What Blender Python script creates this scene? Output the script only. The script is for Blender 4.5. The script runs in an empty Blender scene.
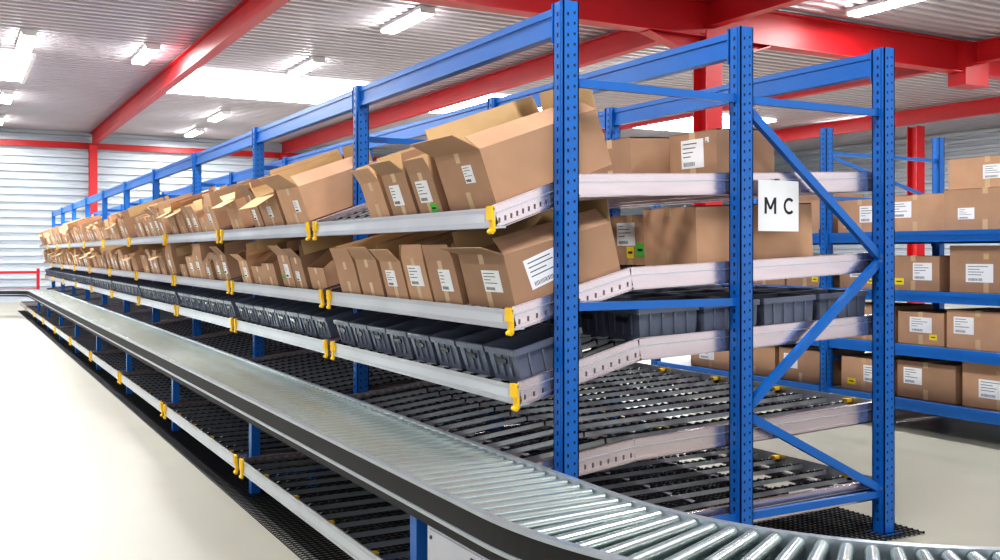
import bpy, math, random
from mathutils import Matrix, Vector
R = random.Random(7)
D = bpy.data
scene = bpy.context.scene
COL = scene.collection

# ---------------------------------------------------------------- materials
def srgb(r, g, b):
    f = lambda c: (c/255/12.92) if c/255 <= 0.04045 else ((c/255+0.055)/1.055)**2.4
    return (f(r), f(g), f(b), 1)

def mat(name, col, rough=0.5, metal=0.0, var=0.12, scale=6.0, bump=0.0, emis=None, estr=0, objrand=0.0, stretch=None):
    m = D.materials.new(name); m.use_nodes = True
    nt = m.node_tree; b = nt.nodes['Principled BSDF']
    b.inputs['Roughness'].default_value = rough
    b.inputs['Metallic'].default_value = metal
    tc = nt.nodes.new('ShaderNodeTexCoord')
    mp = nt.nodes.new('ShaderNodeMapping')
    if stretch: mp.inputs['Scale'].default_value = stretch
    nt.links.new(tc.outputs['Object'], mp.inputs['Vector'])
    nz = nt.nodes.new('ShaderNodeTexNoise'); nz.inputs['Scale'].default_value = scale
    nz.inputs['Detail'].default_value = 5
    nt.links.new(mp.outputs['Vector'], nz.inputs['Vector'])
    mr = nt.nodes.new('ShaderNodeMapRange')
    mr.inputs['From Min'].default_value = 0.3; mr.inputs['From Max'].default_value = 0.7
    mr.inputs['To Min'].default_value = 1-var; mr.inputs['To Max'].default_value = 1+var
    nt.links.new(nz.outputs['Fac'], mr.inputs['Value'])
    val = mr.outputs['Result']
    if objrand:
        oi = nt.nodes.new('ShaderNodeObjectInfo')
        m2 = nt.nodes.new('ShaderNodeMapRange')
        m2.inputs['To Min'].default_value = 1-objrand; m2.inputs['To Max'].default_value = 1+objrand
        nt.links.new(oi.outputs['Random'], m2.inputs['Value'])
        mu = nt.nodes.new('ShaderNodeMath'); mu.operation = 'MULTIPLY'
        nt.links.new(val, mu.inputs[0]); nt.links.new(m2.outputs['Result'], mu.inputs[1]); val = mu.outputs[0]
    vm = nt.nodes.new('ShaderNodeVectorMath'); vm.operation = 'SCALE'
    vm.inputs[0].default_value = col[:3]
    nt.links.new(val, vm.inputs['Scale'])
    nt.links.new(vm.outputs[0], b.inputs['Base Color'])
    if bump:
        bp = nt.nodes.new('ShaderNodeBump'); bp.inputs['Strength'].default_value = bump
        bp.inputs['Distance'].default_value = 0.01
        nt.links.new(nz.outputs['Fac'], bp.inputs['Height'])
        nt.links.new(bp.outputs[0], b.inputs['Normal'])
    if emis:
        b.inputs['Emission Color'].default_value = emis
        b.inputs['Emission Strength'].default_value = estr
    return m

M_BLUE = mat('blue_paint', srgb(18, 102, 184), 0.3, 0, 0.06, 3)
M_RED = mat('red_paint', srgb(180, 24, 32), 0.45, 0, 0.08, 1.5)
M_GALV = mat('galvanised_steel', srgb(220, 206, 208), 0.25, 0.88, 0.07, 2, stretch=(1, 1, 6))  # slight pink in the base colour paints in a red reflection on the rails
M_LIP = mat('zinc_lip', srgb(196, 202, 208), 0.3, 0.8, 0.05, 3)
M_PRICE = mat('label_strip', srgb(205, 212, 218), 0.35, 0.3, 0.04, 3)
M_YEL = mat('yellow_plastic', srgb(246, 196, 16), 0.45, 0, 0.05, 4)
M_BLACK = mat('black_plastic', srgb(42, 44, 48), 0.35, 0.2, 0.1, 8)
M_TRACK = mat('roller_track_steel', srgb(104, 106, 112), 0.32, 0.75, 0.1, 8)
M_HOLE = mat('slot_dark', srgb(12, 22, 50), 0.8, 0, 0.05, 4)
M_CARD = mat('cardboard', srgb(184, 146, 116), 0.75, 0, 0.07, 5, 0.05, objrand=0.24)
M_CARDIN = mat('cardboard_inside', srgb(196, 164, 120), 0.85, 0, 0.06, 5, objrand=0.12)
M_TAPE = mat('packing_tape', srgb(204, 174, 136), 0.3, 0, 0.04, 5)
M_LABEL = mat('label_paper', srgb(238, 240, 242), 0.6, 0, 0.03, 5)
M_INK = mat('ink', srgb(40, 40, 46), 0.7, 0, 0.05, 5)
M_GREEN = mat('green_sticker', srgb(80, 190, 70), 0.6, 0, 0.04, 5)
M_YSTK = mat('yellow_sticker', srgb(250, 225, 40), 0.6, 0, 0.04, 5)
M_BIN = mat('grey_bin_plastic', srgb(98, 105, 122), 0.38, 0, 0.06, 5, objrand=0.15)
M_ROLL = mat('roller_steel', srgb(206, 220, 217), 0.24, 0.85, 0.05, 10)
M_FRAME = mat('conveyor_aluminium', srgb(190, 198, 206), 0.3, 0.75, 0.05, 8)
M_CBAND = mat('conveyor_black_band', srgb(22, 23, 26), 0.6, 0, 0.05, 4)
M_GAPSHADE = mat('roller_gap_shade', srgb(34, 52, 52), 0.6, 0.2, 0.08, 8)  # dark teal painted for the shade seen between the rollers
M_CBOX = mat('grey_enclosure', srgb(200, 203, 210), 0.45, 0.1, 0.04, 5)
M_FLOOR = mat('concrete_floor', srgb(159, 158, 146), 0.4, 0, 0.06, 0.8, 0.02)
M_DECK = mat('ceiling_deck', srgb(188, 182, 188), 0.45, 0.3, 0.06, 0.5)
M_WALL = mat('wall_cladding', srgb(178, 187, 196), 0.45, 0.2, 0.05, 0.6)
M_SKY = mat('skylight_panel', srgb(245, 250, 255), 0.5, 0, 0.02, 1, emis=(0.97, 0.98, 1, 1), estr=14)
M_LAMP = mat('lamp_tube', srgb(250, 250, 250), 0.5, 0, 0.02, 1, emis=(1, 1, 0.98, 1), estr=45)
M_MESH = mat('wire_mesh_dark', srgb(46, 48, 52), 0.5, 0.3, 0.08, 8)
M_WHITE = mat('white_housing', srgb(235, 235, 235), 0.5, 0, 0.02, 4)

# ---------------------------------------------------------------- mesh builder
class MB:
    def __init__(s): s.v = []; s.f = []; s.m = []; s.mats = []
    def mi(s, m):
        if m not in s.mats: s.mats.append(m)
        return s.mats.index(m)
    def add(s, vs, fs, m, M=None):
        o = len(s.v); k = s.mi(m)
        for v in vs:
            s.v.append(tuple(M @ Vector(v)) if M else tuple(v))
        for f in fs:
            s.f.append([i+o for i in f]); s.m.append(k)
    def box(s, x0, x1, y0, y1, z0, z1, m, M=None):
        vs = [(x0,y0,z0),(x1,y0,z0),(x1,y1,z0),(x0,y1,z0),(x0,y0,z1),(x1,y0,z1),(x1,y1,z1),(x0,y1,z1)]
        s.add(vs, [(0,3,2,1),(4,5,6,7),(0,1,5,4),(1,2,6,5),(2,3,7,6),(3,0,4,7)], m, M)
    def cyl(s, p0, p1, r, n, m, caps=True, r1=None):
        p0 = Vector(p0); p1 = Vector(p1); d = (p1-p0).normalized()
        a = d.orthogonal().normalized(); b = d.cross(a); r1 = r if r1 is None else r1
        vs = []
        for p, rr in ((p0, r), (p1, r1)):
            for i in range(n):
                t = 2*math.pi*i/n
                vs.append(p + a*math.cos(t)*rr + b*math.sin(t)*rr)
        fs = [(i, (i+1) % n, n+(i+1) % n, n+i) for i in range(n)]
        if caps: fs += [tuple(range(n))[::-1], tuple(range(n, 2*n))]
        s.add(vs, fs, m)
    def bar(s, p0, p1, wy, h, m):
        p0 = Vector(p0); p1 = Vector(p1); d = (p1-p0).normalized()
        side = Vector((0, 1, 0)) if abs(d.y) < 0.9 else Vector((1, 0, 0))
        up = side.cross(d).normalized()
        if up.z < 0: up = -up
        vs = []
        for p in (p0, p1):
            for a, b in ((-1,-1),(1,-1),(1,1),(-1,1)):
                vs.append(p + side*a*wy/2 + up*b*h/2)
        s.add(vs, [(0,1,2,3),(7,6,5,4),(0,4,5,1),(1,5,6,2),(2,6,7,3),(3,7,4,0)], m)
    def mesh(s, name, smooth=False):
        me = D.meshes.new(name); me.from_pydata(s.v, [], s.f)
        for m in s.mats: me.materials.append(m)
        me.polygons.foreach_set('material_index', s.m)
        if smooth:
            me.polygons.foreach_set('use_smooth', [True]*len(s.f))
        me.update(); return me

def obj(name, me, parent=None, loc=(0,0,0), rot=(0,0,0)):
    o = D.objects.new(name, me); COL.objects.link(o)
    o.location = loc; o.rotation_euler = rot
    if parent: o.parent = parent
    return o
def empty(name, loc=(0,0,0)):
    o = D.objects.new(name, None); COL.objects.link(o); o.location = loc; return o

# ---------------------------------------------------------------- camera
H = 1.65
cam_d = D.cameras.new('camera'); cam = D.objects.new('camera', cam_d); COL.objects.link(cam)
cam_d.sensor_width = 36; cam_d.lens = 35.64; cam_d.shift_y = -0.027
cam.location = (-2.58, -4.0, H)
cam.rotation_euler = (math.radians(90), 0, -math.atan2(0.485, 0.875))
cam_d.clip_end = 200
scene.camera = cam

# ---------------------------------------------------------------- room shell
X0, X1, Y0, Y1 = -12.0, 28.0, -9.0, 33.0
ZC = 5.85
b = MB(); b.box(X0, X1, Y0, Y1+.2, -0.2, 0, M_FLOOR); obj('floor', b.mesh('floor'))

def corr(n0, n1, pitch, depth):
    out = []; s = n0
    while s < n1:
        out += [(s, 0), (s+pitch*.42, 0), (s+pitch*.5, depth), (s+pitch*.92, depth)]
        s += pitch
    out.append((min(s, n1+pitch), 0)); return out
b = MB(); pr = corr(Y0, Y1, 0.28, 0.085); vs = []; fs = []
for s_, d_ in pr:
    vs += [(X0, s_, ZC+d_), (X1, s_, ZC+d_)]
for i in range(len(pr)-1): fs.append((2*i, 2*i+1, 2*i+3, 2*i+2))
b.add(vs, fs, M_DECK); b.box(X0, X1, Y0, Y1+.3, ZC+.1, ZC+.15, M_DECK); obj('ceiling', b.mesh('ceiling'))
b = MB(); pr = corr(0, ZC, 0.26, 0.10); vs = []; fs = []
for s_, d_ in pr:
    z = min(s_, ZC+.1); vs += [(X0, Y1+d_, z), (X1, Y1+d_, z)]
for i in range(len(pr)-1): fs.append((2*i, 2*i+1, 2*i+3, 2*i+2))
b.add(vs, fs, M_WALL); b.box(X0, X1, Y1+.11, Y1+.2, 0, ZC+.1, M_WALL); obj('wall_back', b.mesh('wall_back'))
b = MB(); vs = []; fs = []
for s_, d_ in pr:
    z = min(s_, ZC+.1); vs += [(X1+d_, Y0, z), (X1+d_, Y1, z)]
for i in range(len(pr)-1): fs.append((2*i, 2*i+1, 2*i+3, 2*i+2))
b.add(vs, fs, M_WALL); b.box(X1+.11, X1+.2, Y0, Y1, 0, ZC+.1, M_WALL); obj('wall_right', b.mesh('wall_right'))
b = MB()
b.box(X0-.15, X0, Y0, Y1, 0, .9, M_WALL); b.box(X0-.15, X0, Y0, Y1, 4.6, ZC+.1, M_WALL)
y = Y0
while y < Y1:
    b.box(X0-.15, X0, y, y+.7, .9, 4.6, M_WALL); y += 6.0
obj('wall_left', b.mesh('wall_left'))

# ---------------------------------------------------------------- red steel
def ibeam(b, p0, p1, w, h, m=M_RED, tf=.02):
    p0 = Vector(p0); p1 = Vector(p1); L = (p1-p0).length
    ang = math.atan2(p1.y-p0.y, p1.x-p0.x); el = math.asin((p1.z-p0.z)/L)
    M = Matrix.Translation(p0) @ Matrix.Rotation(ang, 4, 'Z') @ Matrix.Rotation(-el, 4, 'Y')
    b.box(0, L, -w/2, w/2, 0, tf, m, M); b.box(0, L, -w/2, w/2, h-tf, h, m, M)
    b.box(0, L, -.01, .01, tf, h-tf, m, M)
def icol(b, x, y, z0, z1, w=.26, m=M_RED):
    b.box(x-w/2, x+w/2, y-w/2, y-w/2+.02, z0, z1, m); b.box(x-w/2, x+w/2, y+w/2-.02, y+w/2, z0, z1, m)
    b.box(x-.01, x+.01, y-w/2+.02, y+w/2-.02, z0, z1, m); b.box(x-w/2-.05, x+w/2+.05, y-w/2-.05, y+w/2+.05, z0, z0+.02, m)
b = MB()
for x in (-5.0, 1.7, 8.4, 15.1, 21.8):
    ibeam(b, (x, Y0, 5.38), (x, Y1-.15, 5.38), .2, .42)
    icol(b, x, Y1-.3, 0, 5.38)
ibeam(b, (X0, 8.7, 5.2), (X1, 8.7, 5.2), .3, .6)
for (x, yb) in ((8.4, 8.7), (21.8, 15.2), (-5.0, 8.7)):
    icol(b, x, yb, 0, 5.3, .34)
for s in (-1, 1):
    vs = [(8.4+s*.17, 8.69, 4.85), (8.4+s*1.3, 8.69, 5.2), (8.4+s*.17, 8.69, 5.2), (8.4+s*.17, 8.71, 4.85), (8.4+s*1.3, 8.71, 5.2), (8.4+s*.17, 8.71, 5.2)]
    b.add(vs, [(0,1,2),(5,4,3),(0,3,4,1),(1,4,5,2),(2,5,3,0)], M_RED)
    vs = [(8.4+s*.17, 8.58, 4.85), (8.4+s*1.3, 8.58, 5.2), (8.4+s*1.3, 8.82, 5.2), (8.4+s*.17, 8.82, 4.85)]
    vs += [(x, y, z-.02) for x, y, z in vs]
    b.add(vs, [(0,1,2,3),(7,6,5,4),(0,4,5,1),(1,5,6,2),(2,6,7,3),(3,7,4,0)], M_RED)
b.box(14.75, 15.45, 8.5, 8.9, 4.95, 5.8, M_RED)
ibeam(b, (X0, Y1-.12, 5.25), (X1, Y1-.12, 5.25), .15, .2)
obj('red_steel_roof_frame', b.mesh('red_steel'))

# far red guard rail
b = MB()
for x in (-.35, -1.9, -3.45, -5.0):
    b.box(x-.04, x+.04, 27.96, 28.04, 0, 1.2, M_RED); b.box(x-.1, x+.1, 27.9, 28.1, 0, .012, M_RED)
b.box(-5.0, -.35, 27.975, 28.025, 1.05, 1.12, M_RED); b.box(-5.0, -.35, 27.975, 28.025, .55, .61, M_RED)
obj('safety_guard_rail', b.mesh('guard_rail'))

# skylights
for i, (xa, xb) in enumerate(((-4.6, -1.1), (2.05, 6.5), (8.9, 12.6), (15.5, 20.0))):
    b = MB(); b.box(xa, xb, 19.0, 22.6, 5.80, 5.835, M_SKY)
    b.box(xa-.08, xa, 18.9, 22.7, 5.76, 5.845, M_WHITE); b.box(xb, xb+.08, 18.9, 22.7, 5.76, 5.845, M_WHITE)
    obj('skylight_%d' % (i+1), b.mesh('skylight'))

# ceiling lamps, fixed directly under the deck; unseen ones added to brighten the rack front
b = MB(); b.box(-.14, .14, -.9, .9, .05, .12, M_WHITE)
b.box(-.13, .13, -.86, .86, 0, .05, M_LAMP); b.box(-.13, .13, -.9, -.86, 0, .05, M_WHITE); b.box(-.13, .13, .86, .9, 0, .05, M_WHITE)
lamp_me = b.mesh('lamp')
lamps = [(-1.3, 5.5), (-1.3, -1.8), (-1.3, 11.6), (-1.3, 17.4), (-1.3, 25.3), (-1.3, 30.5), (.95, 17.6), (4.5, -1.2), (4.5, 5.5), (4.5, 12.2), (4.3, 17.3), (4.5, 26.3), (4.7, 30.8),
         (11.3, .5), (11.0, 7.1), (11.3, 13.8), (16.6, 6.0), (16.6, 12.4), (16.6, 17.6), (22.6, 11), (22.6, 17.8), (-7, 3), (-7, 12), (-7, 21)]
al = D.lights.new('tube_light', 'AREA'); al.shape = 'RECTANGLE'; al.size = .3; al.size_y = 1.6; al.energy = 175; al.color = (1, .98, .96)
for x, y in lamps:
    o = obj('ceiling_lamp', lamp_me, None, (x, y, 5.725))
    l = D.objects.new('light', al); COL.objects.link(l); l.parent = o; l.location = (0, 0, -.02)

# ---------------------------------------------------------------- main flow rack
BAY = 2.72; NB = 10; RH = 2.85; XB = 2.215; XM = 1.11
def post(b, x, y, h, holes=True, dirx=1):
    w = .044; t = .006
    b.box(x-w, x-w+t, y-w, y+w, 0, h, M_BLUE)
    b.box(x-w, x+w, y-w, y-w+t, 0, h, M_BLUE); b.box(x-w, x+w, y+w-t, y+w, 0, h, M_BLUE)
    b.box(x+w-t, x+w, y-w, y-w+.03, 0, h, M_BLUE); b.box(x+w-t, x+w, y+w-.03, y+w, 0, h, M_BLUE)
    b.box(x-w-.035, x+w+.035, y-w-.03, y+w+.03, 0, .008, M_BLUE)
    b.box(x-w-.004, x-w, y-.02, y+.02, .01, h, M_BLUE)
    if holes:
        z = .08
        while z < h-.03:
            b.box(x-w-.0055, x-w-.004, y-.006, y+.006, z, z+.02, M_HOLE)
            b.box(x-.022, x-.013, y-w-.0012, y-w, z, z+.015, M_HOLE)
            b.box(x+.015, x+.024, y-w-.0012, y-w, z+.01, z+.022, M_HOLE)
            z += .05
rack = empty('carton_flow_rack')
def frame_mesh(holes):
    b = MB()
    for x in (0, XM, XB): post(b, x, 0, RH, holes)
    for xa, xb in ((0, XM), (XM, XB)):
        for z in (2.47, .24):
            b.bar((xa+.044, 0, z), (xb-.044, 0, z), .03, .04, M_BLUE)
    b.bar((.044, 0, 1.39), (XM-.044, 0, 1.39), .03, .04, M_BLUE)
    for p, q in (((XM+.04, 2.42), (XB-.04, 1.63)), ((XB-.04, 1.60), (XM+.04, .82)), ((XM+.04, .78), (XB-.04, .27))):
        b.bar((p[0], 0.0, p[1]), (q[0], 0.0, q[1]), .035, .045, M_BLUE)
        for e in (p, q): b.cyl((e[0], -.03, e[1]), (e[0], -.017, e[1]), .012, 6, M_GALV)
    return b.mesh('frame')
fm = frame_mesh(True); fm2 = frame_mesh(False)
for k in range(NB+1):
    obj('upright_frame_%d' % k, fm if k < 4 else fm2, rack, (0, k*BAY, 0))
b = MB()
for x in (0, XM, XB):
    ya, yb = .046, BAY-.046
    b.box(x-.022, x+.022, ya, yb, 2.70, 2.835, M_BLUE)
    b.box(x-.030, x-.022, ya, yb, 2.80, 2.835, M_BLUE); b.box(x-.030, x-.022, ya, yb, 2.70, 2.73, M_BLUE)
    b.box(x+.022, x+.030, ya, yb, 2.80, 2.835, M_BLUE); b.box(x+.022, x+.030, ya, yb, 2.70, 2.73, M_BLUE)
    for yy in (ya, yb-.006): b.box(x-.05, x-.035+.01, yy, yy+.006, 2.66, 2.85, M_BLUE)
tb = b.mesh('top_beams')
for k in range(NB): obj('top_beams_%d' % k, tb, rack, (0, k*BAY, 0))

LV = [
    ((-.35, 1.825), (.10, 1.985), (2.32, 2.085)),
    ((-.25, 1.345), (.43, 1.525), (2.32, 1.605)),
    ((-.22, .985), (.48, 1.165), (2.32, 1.235)),
    ((-.20, .585), (.45, .655), (2.32, .715)),
    ((-.86, .225), (.30, .225), (2.32, .250)),
]
def prof_z(lv, x):
    p = LV[lv]
    for a, c in ((p[0], p[1]), (p[1], p[2])):
        if x <= c[0] or c is p[2]: return a[1]+(c[1]-a[1])*(x-a[0])/(c[0]-a[0])
def level_mesh(lv, wheels):
    b = MB(); p = LV[lv]; L0, L1 = .055, BAY-.055
    for y0, s in ((L0, 1), (L1, -1)):
        for a, c in ((p[0], p[1]), (p[1], p[2])):
            b.bar((a[0], y0+s*.006, a[1]-.005), (c[0], y0+s*.006, c[1]-.005), .006, .115, M_GALV)
            b.bar((a[0], y0+s*.018, a[1]+.05), (c[0], y0+s*.018, c[1]+.05), .03, .006, M_GALV)
            b.bar((a[0], y0+s*.018, a[1]-.06), (c[0], y0+s*.018, c[1]-.06), .03, .006, M_GALV)
            b.bar((a[0], y0+s*.001, a[1]+.012), (c[0], y0+s*.001, c[1]+.012), .004, .006, M_LIP)
            b.bar((a[0], y0+s*.001, a[1]-.045), (c[0], y0+s*.001, c[1]-.045), .005, .008, M_GALV)
        n = 14
        for i in range(n):
            t = (i+.5)/n; x = p[0][0]+(p[1][0]-p[0][0])*t; z = p[0][1]+(p[1][1]-p[0][1])*t
            if lv < 4: b.box(x-.005, x+.005, y0+s*.006-.0045, y0+s*.006+.0045, z-.038, z-.015, M_TRACK)
    x, z = p[0]
    b.box(x-.012, x-.006, L0, L1, z-.055, z+.035, M_LIP)
    b.box(x-.012, x+.05, L0, L1, z-.058, z-.05, M_LIP)
    b.box(x-.018, x-.012, L0, L1, z+.025, z+.037, M_LIP)
    b.box(x-.016, x-.012, L0, L1, z-.055, z-.040, M_LIP)
    b.box(x-.0135, x-.012, L0+.1, L1-.1, z-.03, z+.012, M_PRICE)
    for y0, s in ((L0, 1), (L1, -1)):
        b.box(x-.03, x-.012, min(y0, y0+s*.05), max(y0, y0+s*.05), z-.02, z+.045, M_YEL)
        b.box(x-.022, x-.008, min(y0-s*.004, y0+s*.035), max(y0-s*.004, y0+s*.035), z-.075, z-.02, M_YEL)
        b.cyl((x-.02, y0+s*.002, z-.075), (x-.02, y0+s*.04, z-.075), .012, 8, M_YEL)
    x, z = p[2]
    b.box(x, x+.006, L0, L1, z-.06, z+.04, M_LIP)
    for y0, s in ((L0, 1), (L1, -1)):
        b.box(x-.01, x+.02, min(y0-s*.004, y0+s*.04), max(y0-s*.004, y0+s*.04), z-.065, z+.045, M_YEL)
    for x in (0.06, .62, XM+.06, 1.7, XB-.08):
        zz = prof_z(lv, x); b.box(x-.02, x+.02, L0+.01, L1-.01, zz-.062, zz-.02, M_GALV)
    n = 13 if lv > 2 else (16 if wheels else 10)
    for i in range(n):
        y = L0+.08+(L1-L0-.16)*i/(n-1)
        for a, c in ((p[0], p[1]), (p[1], p[2])):
            for sd in (-.018, .018):
                b.bar((a[0]+.01, y+sd, a[1]-.002), (c[0]-.003, y+sd, c[1]-.002), .004, .026, M_LIP if sd < 0 else M_TRACK)
            b.bar((a[0]+.01, y, a[1]-.014), (c[0]-.003, y, c[1]-.014), .034, .003, M_TRACK)
        if wheels:
            x = p[0][0]+.04
            while x < p[2][0]-.03:
                zz = prof_z(lv, x)+.006
                b.cyl((x, y-.011, zz), (x, y+.011, zz), .017, 7, M_BLACK)
                x += .06 if lv > 2 else .11
        if lv > 2 and i % 3 == 1:
            b.box(p[2][0]-.05, p[2][0]-.005, y-.02, y+.02, p[2][1]-.01, p[2][1]+.03, M_YEL)
            b.box(p[0][0]+.0, p[0][0]+.03, y-.02, y+.02, p[0][1]-.01, p[0][1]+.025, M_YEL)
    return b.mesh('level_%d' % lv)
for lv in range(5):
    hi = level_mesh(lv, True); lo = level_mesh(lv, False)
    for k in range(NB): obj('flow_level_%d_bay_%d' % (lv+1, k), hi if k < 4 else lo, rack, (0, k*BAY, 0))
b = MB()
for k in range(NB-1):
    y = k*BAY
    b.box(-.80, -.74, y-.035, y+.035, 0, .56, M_BLUE); b.box(-.86, -.68, y-.06, y+.06, 0, .008, M_BLUE)
    b.box(-.38, -.32, y-.035, y+.035, 0, .56, M_BLUE)
    b.box(-.74, -.05, y-.02, y+.02, .10, .14, M_BLUE)
obj('outrigger_posts', b.mesh('outriggers'), rack)
# floor wire mesh
b = MB()
xa, xb, ya, yb = -.93, 2.42, -.12, NB*BAY
n = int((xb-xa)/.04)
for i in range(n+1):
    x = xa+(xb-xa)*i/n; b.box(x-.004, x+.004, ya, yb, .002, .009, M_MESH)
y = ya
while y < yb: b.box(xa, xb, y-.004, y+.004, .009, .016, M_MESH); y += .04
obj('floor_wire_mesh_panel', b.mesh('wire_mesh'))

# ---------------------------------------------------------------- cartons
def label(b, M, w, h):
    b.box(-w/2, w/2, -h/2, h/2, 0, .0012, M_LABEL, M)
    r = random.Random(int(w*1000+h*77))
    for i in range(4):
        y = h*(.36-.15*i); l = w*(.25+.5*r.random())
        b.box(-w*.42, -w*.42+l, y-h*.015, y+h*.015, .0012, .0018, M_INK, M)
    x = -w*.4; e = w*.1
    while x < e:
        ww = w*(.008+.012*r.random()); b.box(x, x+ww, -h*.42, -h*.28, .0012, .0018, M_INK, M); x += ww+w*.02
def face_x(d0, y, z, roll=0):
    return Matrix.Translation((d0, y, z)) @ Matrix.Rotation(math.pi/2*-1, 4, 'Z') @ Matrix.Rotation(math.pi/2, 4, 'X') @ Matrix.Rotation(roll, 4, 'Z')
def face_y(x, y0, z, roll=0):
    return Matrix.Translation((x, y0, z)) @ Matrix.Rotation(math.pi/2, 4, 'X') @ Matrix.Rotation(roll, 4, 'Z')
def carton(w, d, h, top='open', fl=(60, 20, 60, 20), flen=.13, labs=(), seed=0, cut=0):
    b = MB(); t = .006; y0, y1 = -w/2, w/2
    cf = h-cut
    b.box(0, d, y0, y1, 0, t, M_CARD)
    b.box(0, t, y0, y1, t, cf, M_CARD); b.box(d-t, d, y0, y1, t, h, M_CARD)
    if cut:
        for (ya, yb) in ((y0, y0+t), (y1-t, y1)):
            c = d*.4
            vs = [(t,ya,t),(d-t,ya,t),(d-t,ya,h),(c,ya,h),(t,ya,cf),(t,yb,t),(d-t,yb,t),(d-t,yb,h),(c,yb,h),(t,yb,cf)]
            b.add(vs, [(0,1,2,3,4),(9,8,7,6,5),(0,5,6,1),(1,6,7,2),(2,7,8,3),(3,8,9,4),(4,9,5,0)], M_CARD)
    else:
        b.box(t, d-t, y0, y0+t, t, h, M_CARD); b.box(t, d-t, y1-t, y1, t, h, M_CARD)
    b.box(t+.001, d-t-.001, y0+t+.001, y1-t-.001, t, t+h*.25, M_CARDIN)
    b.box(-.0008, 0, -.025, .025, 0, min(.09, cf*.4), M_TAPE)
    b.box(-.0008, 0, -.025, .025, cf-.05, cf, M_TAPE)
    if top == 'closed':
        b.box(0, d, y0, y1, h-t, h, M_CARD); b.box(0, d, -.028, .028, h, h+.0008, M_TAPE)
        b.box(0, d, -.0015, .0015, h+.0008, h+.0012, M_CARDIN)
    else:
        def flap(M, L, ln):
            tp = .012
            vs = [(0,0,0),(L,0,0),(L-tp,0,ln),(tp,0,ln),(0,.004,0),(L,.004,0),(L-tp,.004,ln),(tp,.004,ln)]
            b.add(vs, [(0,1,2,3),(0,4,5,1),(1,5,6,2),(2,6,7,3),(3,7,4,0)], M_CARD, M)
            b.add(vs, [(7,6,5,4)], M_CARDIN, M)
        a = [math.radians(q) for q in fl]
        if fl[0] is not None and not cut:
            flap(Matrix.Translation((0, y1, cf)) @ Matrix.Rotation(-math.pi/2, 4, 'Z') @ Matrix.Rotation(a[0], 4, 'X'), w, flen)
        flap(Matrix.Translation((0 if not cut else d*.4, y0, h)) @ Matrix.Rotation(a[1], 4, 'X'), d if not cut else d*.6, flen)
        flap(Matrix.Translation((d, y0, h)) @ Matrix.Rotation(math.pi/2, 4, 'Z') @ Matrix.Rotation(a[2], 4, 'X'), w, flen)
        flap(Matrix.Translation((d, y1, h)) @ Matrix.Rotation(math.pi, 4, 'Z') @ Matrix.Rotation(a[3], 4, 'X'), d, flen)
    for lb in labs:
        face, u, v, lw, lh, kind = lb
        M = face_x(-.0005, (u-.5)*w*.9, v*cf) if face == 'f' else face_y(u*d, y0-.0005, v*h, .12)
        if kind == 'w': label(b, M, lw, lh)
        else:
            b.box(-lw/2, lw/2, -lh/2, lh/2, 0, .001, M_GREEN if kind == 'g' else M_YSTK, M)
            b.box(-lw*.3, lw*.3, -lh*.1, lh*.1, .001, .0016, M_INK, M)
    return b.mesh('carton')

ang = [math.atan2(LV[i][1][1]-LV[i][0][1], LV[i][1][0]-LV[i][0][0]) for i in range(5)]
ang2 = [math.atan2(LV[i][2][1]-LV[i][1][1], LV[i][2][0]-LV[i][1][0]) for i in range(5)]
def on_front(name, me, lv, y, off=.012, rz=0, sz=1):
    x = LV[lv][0][0]+off; z = prof_z(lv, x)+.028
    o = obj(name, me, None, (x, y, z), (0, -ang[lv], rz)); o.scale = (1, 1, sz); return o
def on_flow(name, me, lv, x, y, rz=0):
    z = prof_z(lv, x)+.028
    return obj(name, me, None, (x, y, z), (0, -ang2[lv], rz))

V1 = [carton(.40, .50, .25, fl=(-15, 10, 5, -35), labs=(('f', .6, .55, .12, .09, 'w'),)),
      carton(.32, .46, .23, fl=(35, 20, 10, -30), flen=.10, labs=(('f', .4, .5, .12, .1, 'w'), ('f', .85, .3, .04, .05, 'g'))),
      carton(.36, .52, .27, fl=(20, -55, 5, 15), cut=.10, flen=.12),
      carton(.28, .44, .21, fl=(10, -20, 5, 20), flen=.09, labs=(('f', .5, .55, .12, .1, 'w'),)),
      carton(.42, .50, .25, fl=(75, -65, 15, 10), flen=.14, labs=(('f', .3, .3, .06, .05, 'y'),)),
      carton(.30, .46, .26, fl=(30, 10, -15, -60), flen=.10, labs=(('f', .6, .4, .1, .08, 'w'),)),
      carton(.38, .50, .25, top='closed', labs=(('f', .5, .5, .12, .1, 'w'),)),
      carton(.40, .52, .26, fl=(100, 45, 25, 70), flen=.14),
      carton(.34, .48, .20, fl=(-40, -70, 10, 60), flen=.13, labs=(('f', .5, .5, .12, .09, 'w'),))]
W1 = [.40, .32, .36, .28, .42, .30, .38, .46, .36]
A1 = carton(.50, .70, .29, fl=(48, -62, 8, 12), flen=.15, labs=(('f', .35, .62, .1, .09, 'w'),))
on_front('cardboard_box', A1, 0, .35, .03)
on_front('cardboard_box', carton(.28, .42, .23, fl=(10, 5, 5, 10), flen=.08, labs=(('f', .55, .55, .15, .12, 'w'), ('f', .3, .14, .08, .05, 'g'))), 0, .79, .012)
on_front('cardboard_box', carton(.33, .42, .25, fl=(35, 8, 5, 10), flen=.1, labs=(('f', .6, .5, .14, .12, 'w'),)), 0, 1.14, .012)
on_front('cardboard_box', carton(.3, .45, .22, fl=(20, -25, 5, 10), flen=.1), 0, 1.51, .012)
on_flow('cardboard_box', carton(.40, .50, .27, top='closed'), 0, .83, .80)
on_flow('cardboard_box', carton(.40, .42, .27, top='closed', labs=(('f', .5, .55, .19, .16, 'w'), ('f', .15, .8, .03, .03, 'w'))), 0, 1.06, .33)
on_flow('cardboard_box', carton(.36, .42, .25, top='closed'), 0, .9, 1.4)
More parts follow.
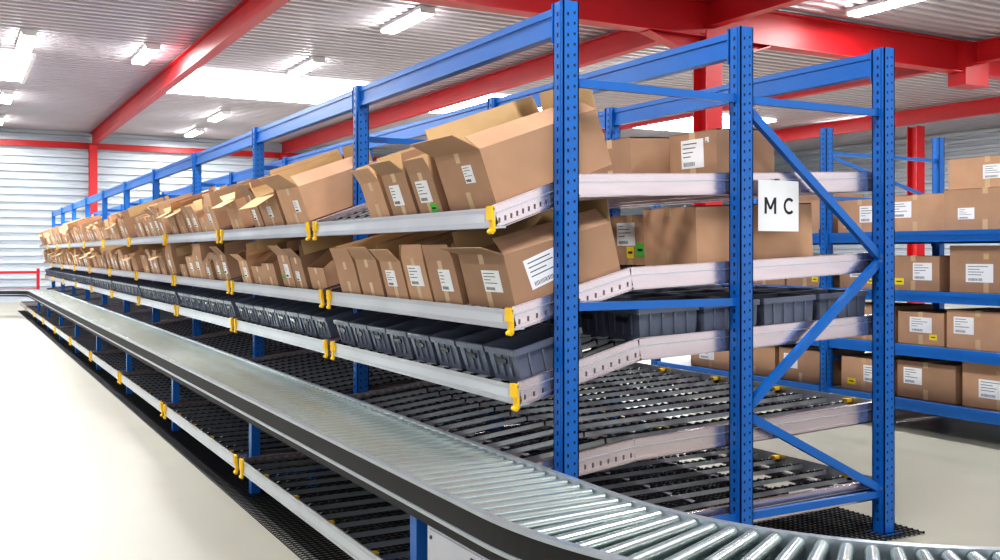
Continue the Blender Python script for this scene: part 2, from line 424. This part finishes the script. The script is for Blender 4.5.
on_flow('cardboard_box', carton(.40, .45, .26, fl=(20, 10, 20, 10), flen=.1), 0, .85, 2.1)
A2 = carton(.48, .64, .27, fl=(60, -50, 10, 20), flen=.12, labs=(('f', .35, .5, .18, .11, 'w'), ('y', .34, .56, .23, .15, 'w')))
on_front('cardboard_box', A2, 1, .34, .03)
on_front('cardboard_box', carton(.34, .5, .24, fl=(5, 8, 5, 15), flen=.09, labs=(('f', .4, .55, .14, .12, 'w'),)), 1, .79, .012)
on_front('cardboard_box', carton(.30, .5, .25, fl=(-10, 15, 5, 10), flen=.08, labs=(('f', .5, .6, .18, .12, 'w'),)), 1, 1.14, .012)
on_front('cardboard_box', carton(.32, .5, .23, fl=(30, 15, 5, 10), flen=.1, labs=(('f', .6, .55, .14, .1, 'w'),)), 1, 1.48, .012)
on_front('cardboard_box', carton(.36, .5, .24, fl=(25, 5, 5, 10), flen=.1), 1, 1.87, .012)
on_front('cardboard_box', carton(.36, .5, .22, fl=(10, -15, 5, 10), flen=.1), 1, 2.27, .012)
on_flow('cardboard_box', carton(.46, .86, .33, top='closed'), 1, .92, .36)
on_flow('cardboard_box', carton(.44, .45, .30, top='closed', labs=(('f', .6, .62, .18, .14, 'w'), ('f', .25, .3, .08, .08, 'g'), ('f', .5, .25, .07, .07, 'y'))), 1, 1.02, .86)
on_flow('cardboard_box', carton(.44, .45, .28, top='closed', labs=(('f', .5, .5, .18, .14, 'w'),)), 1, 1.1, 1.4)
on_flow('cardboard_box', carton(.44, .45, .28, top='closed'), 1, .9, 2.0)
# bay 1 upper level: big open cartons as in the photo
on_front('cardboard_box', carton(.55, .60, .28, fl=(40, -60, 5, 10), flen=.16, labs=(('f', .3, .5, .12, .09, 'w'),)), 0, BAY+.38, .012)
on_front('cardboard_box', carton(.52, .58, .25, fl=(105, 20, 15, 40), flen=.17, labs=(('f', .5, .5, .12, .09, 'w'),)), 0, BAY+.99, .012)
for lv in (0, 1):
    for k in range(1, NB):
        y = k*BAY+.10
        if lv == 0 and k == 1: y += 1.22
        while True:
            i = R.randrange(9); w = W1[i]
            if i == 6 and R.random() < .6: i = 7; w = W1[7]
            if y+w > (k+1)*BAY-.08: break
            if R.random() > .06 or lv == 1:
                on_front('cardboard_box', V1[i], lv, y+w/2, .012+R.random()*.03, (R.random()-.5)*.06, .82+R.random()*.34)
            if k < 5 and R.random() < .5:
                on_flow('cardboard_box', V1[6], lv, .75+R.random()*.3, y+w/2)
            y += w+.025+R.random()*.05
def binmesh():
    b = MB(); w, d, h = .30, .40, .17; tp = .018
    def ring(i, z):
        return [(i, -w/2+i, z), (d-i, -w/2+i, z), (d-i, w/2-i, z), (i, w/2-i, z)]
    vs = ring(tp, 0)+ring(.010, h-.03)+ring(0, h-.03)+ring(0, h)+ring(.016, h)+ring(tp+.006, .006)
    fs = [(3,2,1,0)]
    for r in range(5):
        for i in range(4):
            a = r*4+i; c = r*4+(i+1) % 4; fs.append((a, c, c+4, a+4))
    fs.append((20, 21, 22, 23)); b.add(vs, fs, M_BIN)
    for i in range(1, 5):
        x = d*i/5; b.box(x-.006, x+.006, -w/2+.003, -w/2+.012, .03, h-.03, M_BIN)
    for i in range(1, 4):
        y = -w/2+w*i/4; b.box(.003, .012, y-.005, y+.005, .03, h-.03, M_BIN)
    b.box(-.001, .004, -.05, .05, h-.075, h-.05, M_BLACK)
    return b.mesh('bin')
BN = binmesh()
for k in range(NB):
    for j in range(8):
        y = k*BAY+.235+j*.321
        on_front('plastic_storage_bin', BN, 2, y, .02)
        if k < 4:
            xs = (.50, .93, 1.36, 1.79) if k < 2 else (.55,)
            for x in xs:
                if k == 0 and x > 1.2 and x < 1.7 and j % 3 == 1: continue
                on_flow('plastic_storage_bin', BN, 2, x, y)

# sign M C
sg = empty('aisle_sign', (1.41, .03, 0))
b = MB(); b.box(-.15, .15, -.0015, .0015, 1.77, 2.05, M_LABEL); b.box(-.01, .01, .0015, .02, 2.03, 2.06, M_TRACK)
obj('paper', b.mesh('paper'), sg)
b = MB(); zc = 1.865; hh = .09; st = .015
mx = -.105
b.box(mx, mx+st, -.003, -.0015, zc, zc+hh, M_INK); b.box(mx+.07, mx+.07+st, -.003, -.0015, zc, zc+hh, M_INK)
for xs, xe in ((mx, mx+.035), (mx+.07, mx+.035)):
    vs = [(xs, -.0032, zc+hh), (xs+st, -.0032, zc+hh), (xe+st, -.0032, zc+.025), (xe, -.0032, zc+.025)]
    vs += [(x, -.0015, z) for x, y_, z in vs]
    b.add(vs, [(0,1,2,3),(7,6,5,4),(0,4,5,1),(1,5,6,2),(2,6,7,3),(3,7,4,0)], M_INK)
cxx, czz = .078, zc+hh/2; n = 20; vs = []
for i in range(n+1):
    t = math.radians(45+270*i/n)
    for r in (.046, .046-st): vs += [(cxx+r*.9*math.cos(t), -.003, czz+r*math.sin(t)), (cxx+r*.9*math.cos(t), -.0015, czz+r*math.sin(t))]
fs = []
for i in range(n):
    o_ = i*4; fs += [(o_, o_+2, o_+6, o_+4), (o_, o_+4, o_+5, o_+1), (o_+2, o_+3, o_+7, o_+6)]
b.add(vs, fs, M_INK)
obj('letters', b.mesh('letters'), sg)

# ---------------------------------------------------------------- conveyor
path = []
cx, cy, rr = 1.12, -.8, 1.7
for i in range(12): path.append((4.6-(4.6-cx)*i/12, cy-rr))
for i in range(41):
    a = math.radians(270-90*i/40); path.append((cx+rr*math.cos(a), cy+rr*math.sin(a)))
for i in range(1, 40): path.append((cx-rr, cy+(23.5-cy)*i/40))
for i in range(21):
    a = math.radians(90*i/20); path.append((cx-rr-1+math.cos(a), 23.5+math.sin(a)))
path.append((-11.5, 24.5))
P = [Vector((p[0], p[1], 0)) for p in path]
def tang(i):
    a = P[max(i-1, 0)]; c = P[min(i+1, len(P)-1)]; return (c-a).normalized()
N = [Vector((-tang(i).y, tang(i).x, 0)) for i in range(len(P))]
def sweep(b, prof, m):
    n = len(prof); vs = []; fs = []
    for p, nn in zip(P, N):
        for o, z in prof: vs.append(p+nn*o+Vector((0, 0, z)))
    for i in range(len(P)-1):
        for j in range(n):
            a = i*n+j; c = i*n+(j+1) % n; fs.append((a, c, c+n, a+n))
    fs.append(tuple(range(n))[::-1]); fs.append(tuple((len(P)-1)*n+j for j in range(n)))
    b.add(vs, fs, m)
def rect(o0, o1, z0, z1): return [(o0, z0), (o1, z0), (o1, z1), (o0, z1)]
conv = empty('roller_conveyor')
b = MB()
for s in (1, -1):
    a = lambda o0, o1, z0, z1: rect(s*o0, s*o1, z0, z1)
    sweep(b, a(.275, .300, .555, .700), M_FRAME)
    sweep(b, a(.300, .308, .684, .700), M_FRAME)
    sweep(b, a(.300, .306, .598, .684), M_CBAND)
    sweep(b, a(.300, .314, .583, .598), M_FRAME)
    sweep(b, a(.300, .306, .545, .583), M_CBAND)
sweep(b, rect(-.275, .275, .59, .60), M_GAPSHADE)  # added dark sheet standing in for shade; the roller bed is see-through
obj('side_frames', b.mesh('conv_frames'), conv)
b = MB(); acc = 0; nxt = .03; sp = .092
for i in range(len(P)-1):
    L = (P[i+1]-P[i]).length
    while nxt < acc+L:
        t = (nxt-acc)/L; p = P[i].lerp(P[i+1], t); nn = N[i].lerp(N[i+1], t).normalized()
        q = p+Vector((0, 0, .672))
        b.cyl(q-nn*.268, q+nn*.268, .024, 14 if p.y < 6 else 10, M_ROLL, True)
        nxt += sp
    acc += L
ro = obj('rollers', b.mesh('rollers', True), conv)
try:
    ro.data.set_sharp_from_angle(angle=math.radians(40))
except Exception: pass
b = MB()
for (x, y) in ((1.6, -2.78), (1.6, -2.22), (3.6, -2.78), (3.6, -2.22), (-3, 24.2), (-3, 24.8), (-6, 24.2), (-6, 24.8), (-9, 24.2), (-9, 24.8)):
    b.box(x-.03, x+.03, y-.03, y+.03, 0, .56, M_BLUE); b.box(x-.07, x+.07, y-.07, y+.07, 0, .008, M_BLUE)
obj('support_legs', b.mesh('legs'), conv)
b = MB()
b.box(-.86, -.34, -.95, -.28, .22, .545, M_CBOX); b.box(-.866, -.86, -.92, -.31, .25, .52, M_CBOX)
b.box(-.868, -.866, -.80, -.68, .44, .50, M_INK); b.box(-.869, -.868, -.79, -.69, .45, .49, M_LABEL)
for yy in (-.9, -.33): b.cyl((-.872, yy, .49), (-.866, yy, .49), .008, 8, M_TRACK)
b.box(-.80, -.76, -.9, -.86, 0, .22, M_CBOX); b.box(-.80, -.76, -.36, -.32, 0, .22, M_CBOX); b.box(-.42, -.38, -.9, -.86, 0, .22, M_CBOX); b.box(-.42, -.38, -.36, -.32, 0, .22, M_CBOX)
obj('drive_control_box', b.mesh('control_box'), conv)

# ---------------------------------------------------------------- second rack (right)
sr = empty('shelving_rack')
SX0, SX1 = 5.1, 6.8; ys = (-2.4, .35, 3.1, 5.85)
SZ = (.32, .82, 1.315, 1.86)
b = MB()
for y in ys:
    post(b, SX0, y, 2.9, True); post(b, SX1, y, 2.9, False)
    for z in (2.65, 2.2, 1.5, .6): b.bar((SX0+.046, y, z), (SX1-.046, y, z), .03, .035, M_BLUE)
    b.bar((SX0+.04, y, 2.62), (SX1-.04, y, 2.22), .03, .035, M_BLUE)
for i in range(3):
    for z in SZ:
        for x in (SX0, SX1):
            b.box(x-.03, x+.025, ys[i]+.046, ys[i+1]-.046, z-.11, z-.01, M_BLUE)
            b.box(x-.036, x-.03, ys[i]+.046, ys[i+1]-.046, z-.05, z-.01, M_BLUE)
            for yy in (ys[i]+.046, ys[i+1]-.052): b.box(x-.05, x-.036, yy, yy+.006, z-.14, z+.03, M_BLUE)
        b.box(SX0+.03, SX1-.03, ys[i]+.05, ys[i+1]-.05, z-.03, z-.012, M_TRACK)
obj('shelving_frame', b.mesh('shelving'), sr)
C2 = [(.62, carton(.62, .6, .34, top='closed', labs=(('f', .75, .6, .2, .15, 'w'),))),
      (.55, carton(.55, .6, .32, top='closed', labs=(('f', .3, .55, .2, .16, 'w'), ('f', .8, .25, .10, .06, 'y')))),
      (.70, carton(.70, .6, .34, fl=(10, 10, 10, 10), flen=.07, labs=(('f', .6, .5, .26, .16, 'w'),))),
      (.50, carton(.50, .6, .30, top='closed', labs=(('f', .5, .6, .24, .14, 'w'), ('f', .2, .25, .08, .05, 'y'))))]
def sbox(me, y, z): obj('cardboard_box', me, None, (SX0+.06+R.random()*.05, y, z-.010), (0, 0, (R.random()-.5)*.05))
T = carton(.80, .6, .36, top='closed', labs=(('f', .75, .4, .16, .1, 'w'),)); T2 = carton(.76, .56, .27, top='closed', labs=(('f', .4, .5, .22, .12, 'w'),))
for i in range(3):
    for li, z in enumerate(SZ):
        if i == 1:
            if li == 3:
                sbox(C2[1][1], 2.75, z); sbox(C2[0][1], 2.14, z)
                sbox(T, 1.40, z); sbox(T2, 1.39, z+.362)
                sbox(C2[3][1], .68, z)
            elif li == 2: sbox(C2[3][1], 2.74, z); sbox(C2[1][1], 2.14, z); sbox(C2[2][1], 1.42, z); sbox(C2[0][1], .72, z)
            elif li == 1: sbox(C2[0][1], 2.70, z); sbox(C2[3][1], 2.08, z); sbox(C2[0][1], 1.48, z); sbox(C2[1][1], .80, z)
            else: sbox(C2[1][1], 2.70, z); sbox(C2[0][1], 2.02, z); sbox(C2[2][1], 1.30, z); sbox(C2[3][1], .64, z)
            continue
        y = ys[i]+.1
        while True:
            w, me = R.choice(C2)
            if y+w > ys[i+1]-.08: break
            sbox(me, y+w/2, z)
            y += w+.05+R.random()*.08
# ---------------------------------------------------------------- world
w = D.worlds.new('world'); scene.world = w; w.use_nodes = True
bg = w.node_tree.nodes['Background']; bg.inputs['Color'].default_value = (.95, .965, 1, 1); bg.inputs['Strength'].default_value = 1.05
scene.view_settings.view_transform = 'Standard'
try: scene.view_settings.look = 'Medium High Contrast'
except Exception as e: print('look', e)
scene.view_settings.exposure = 0.14
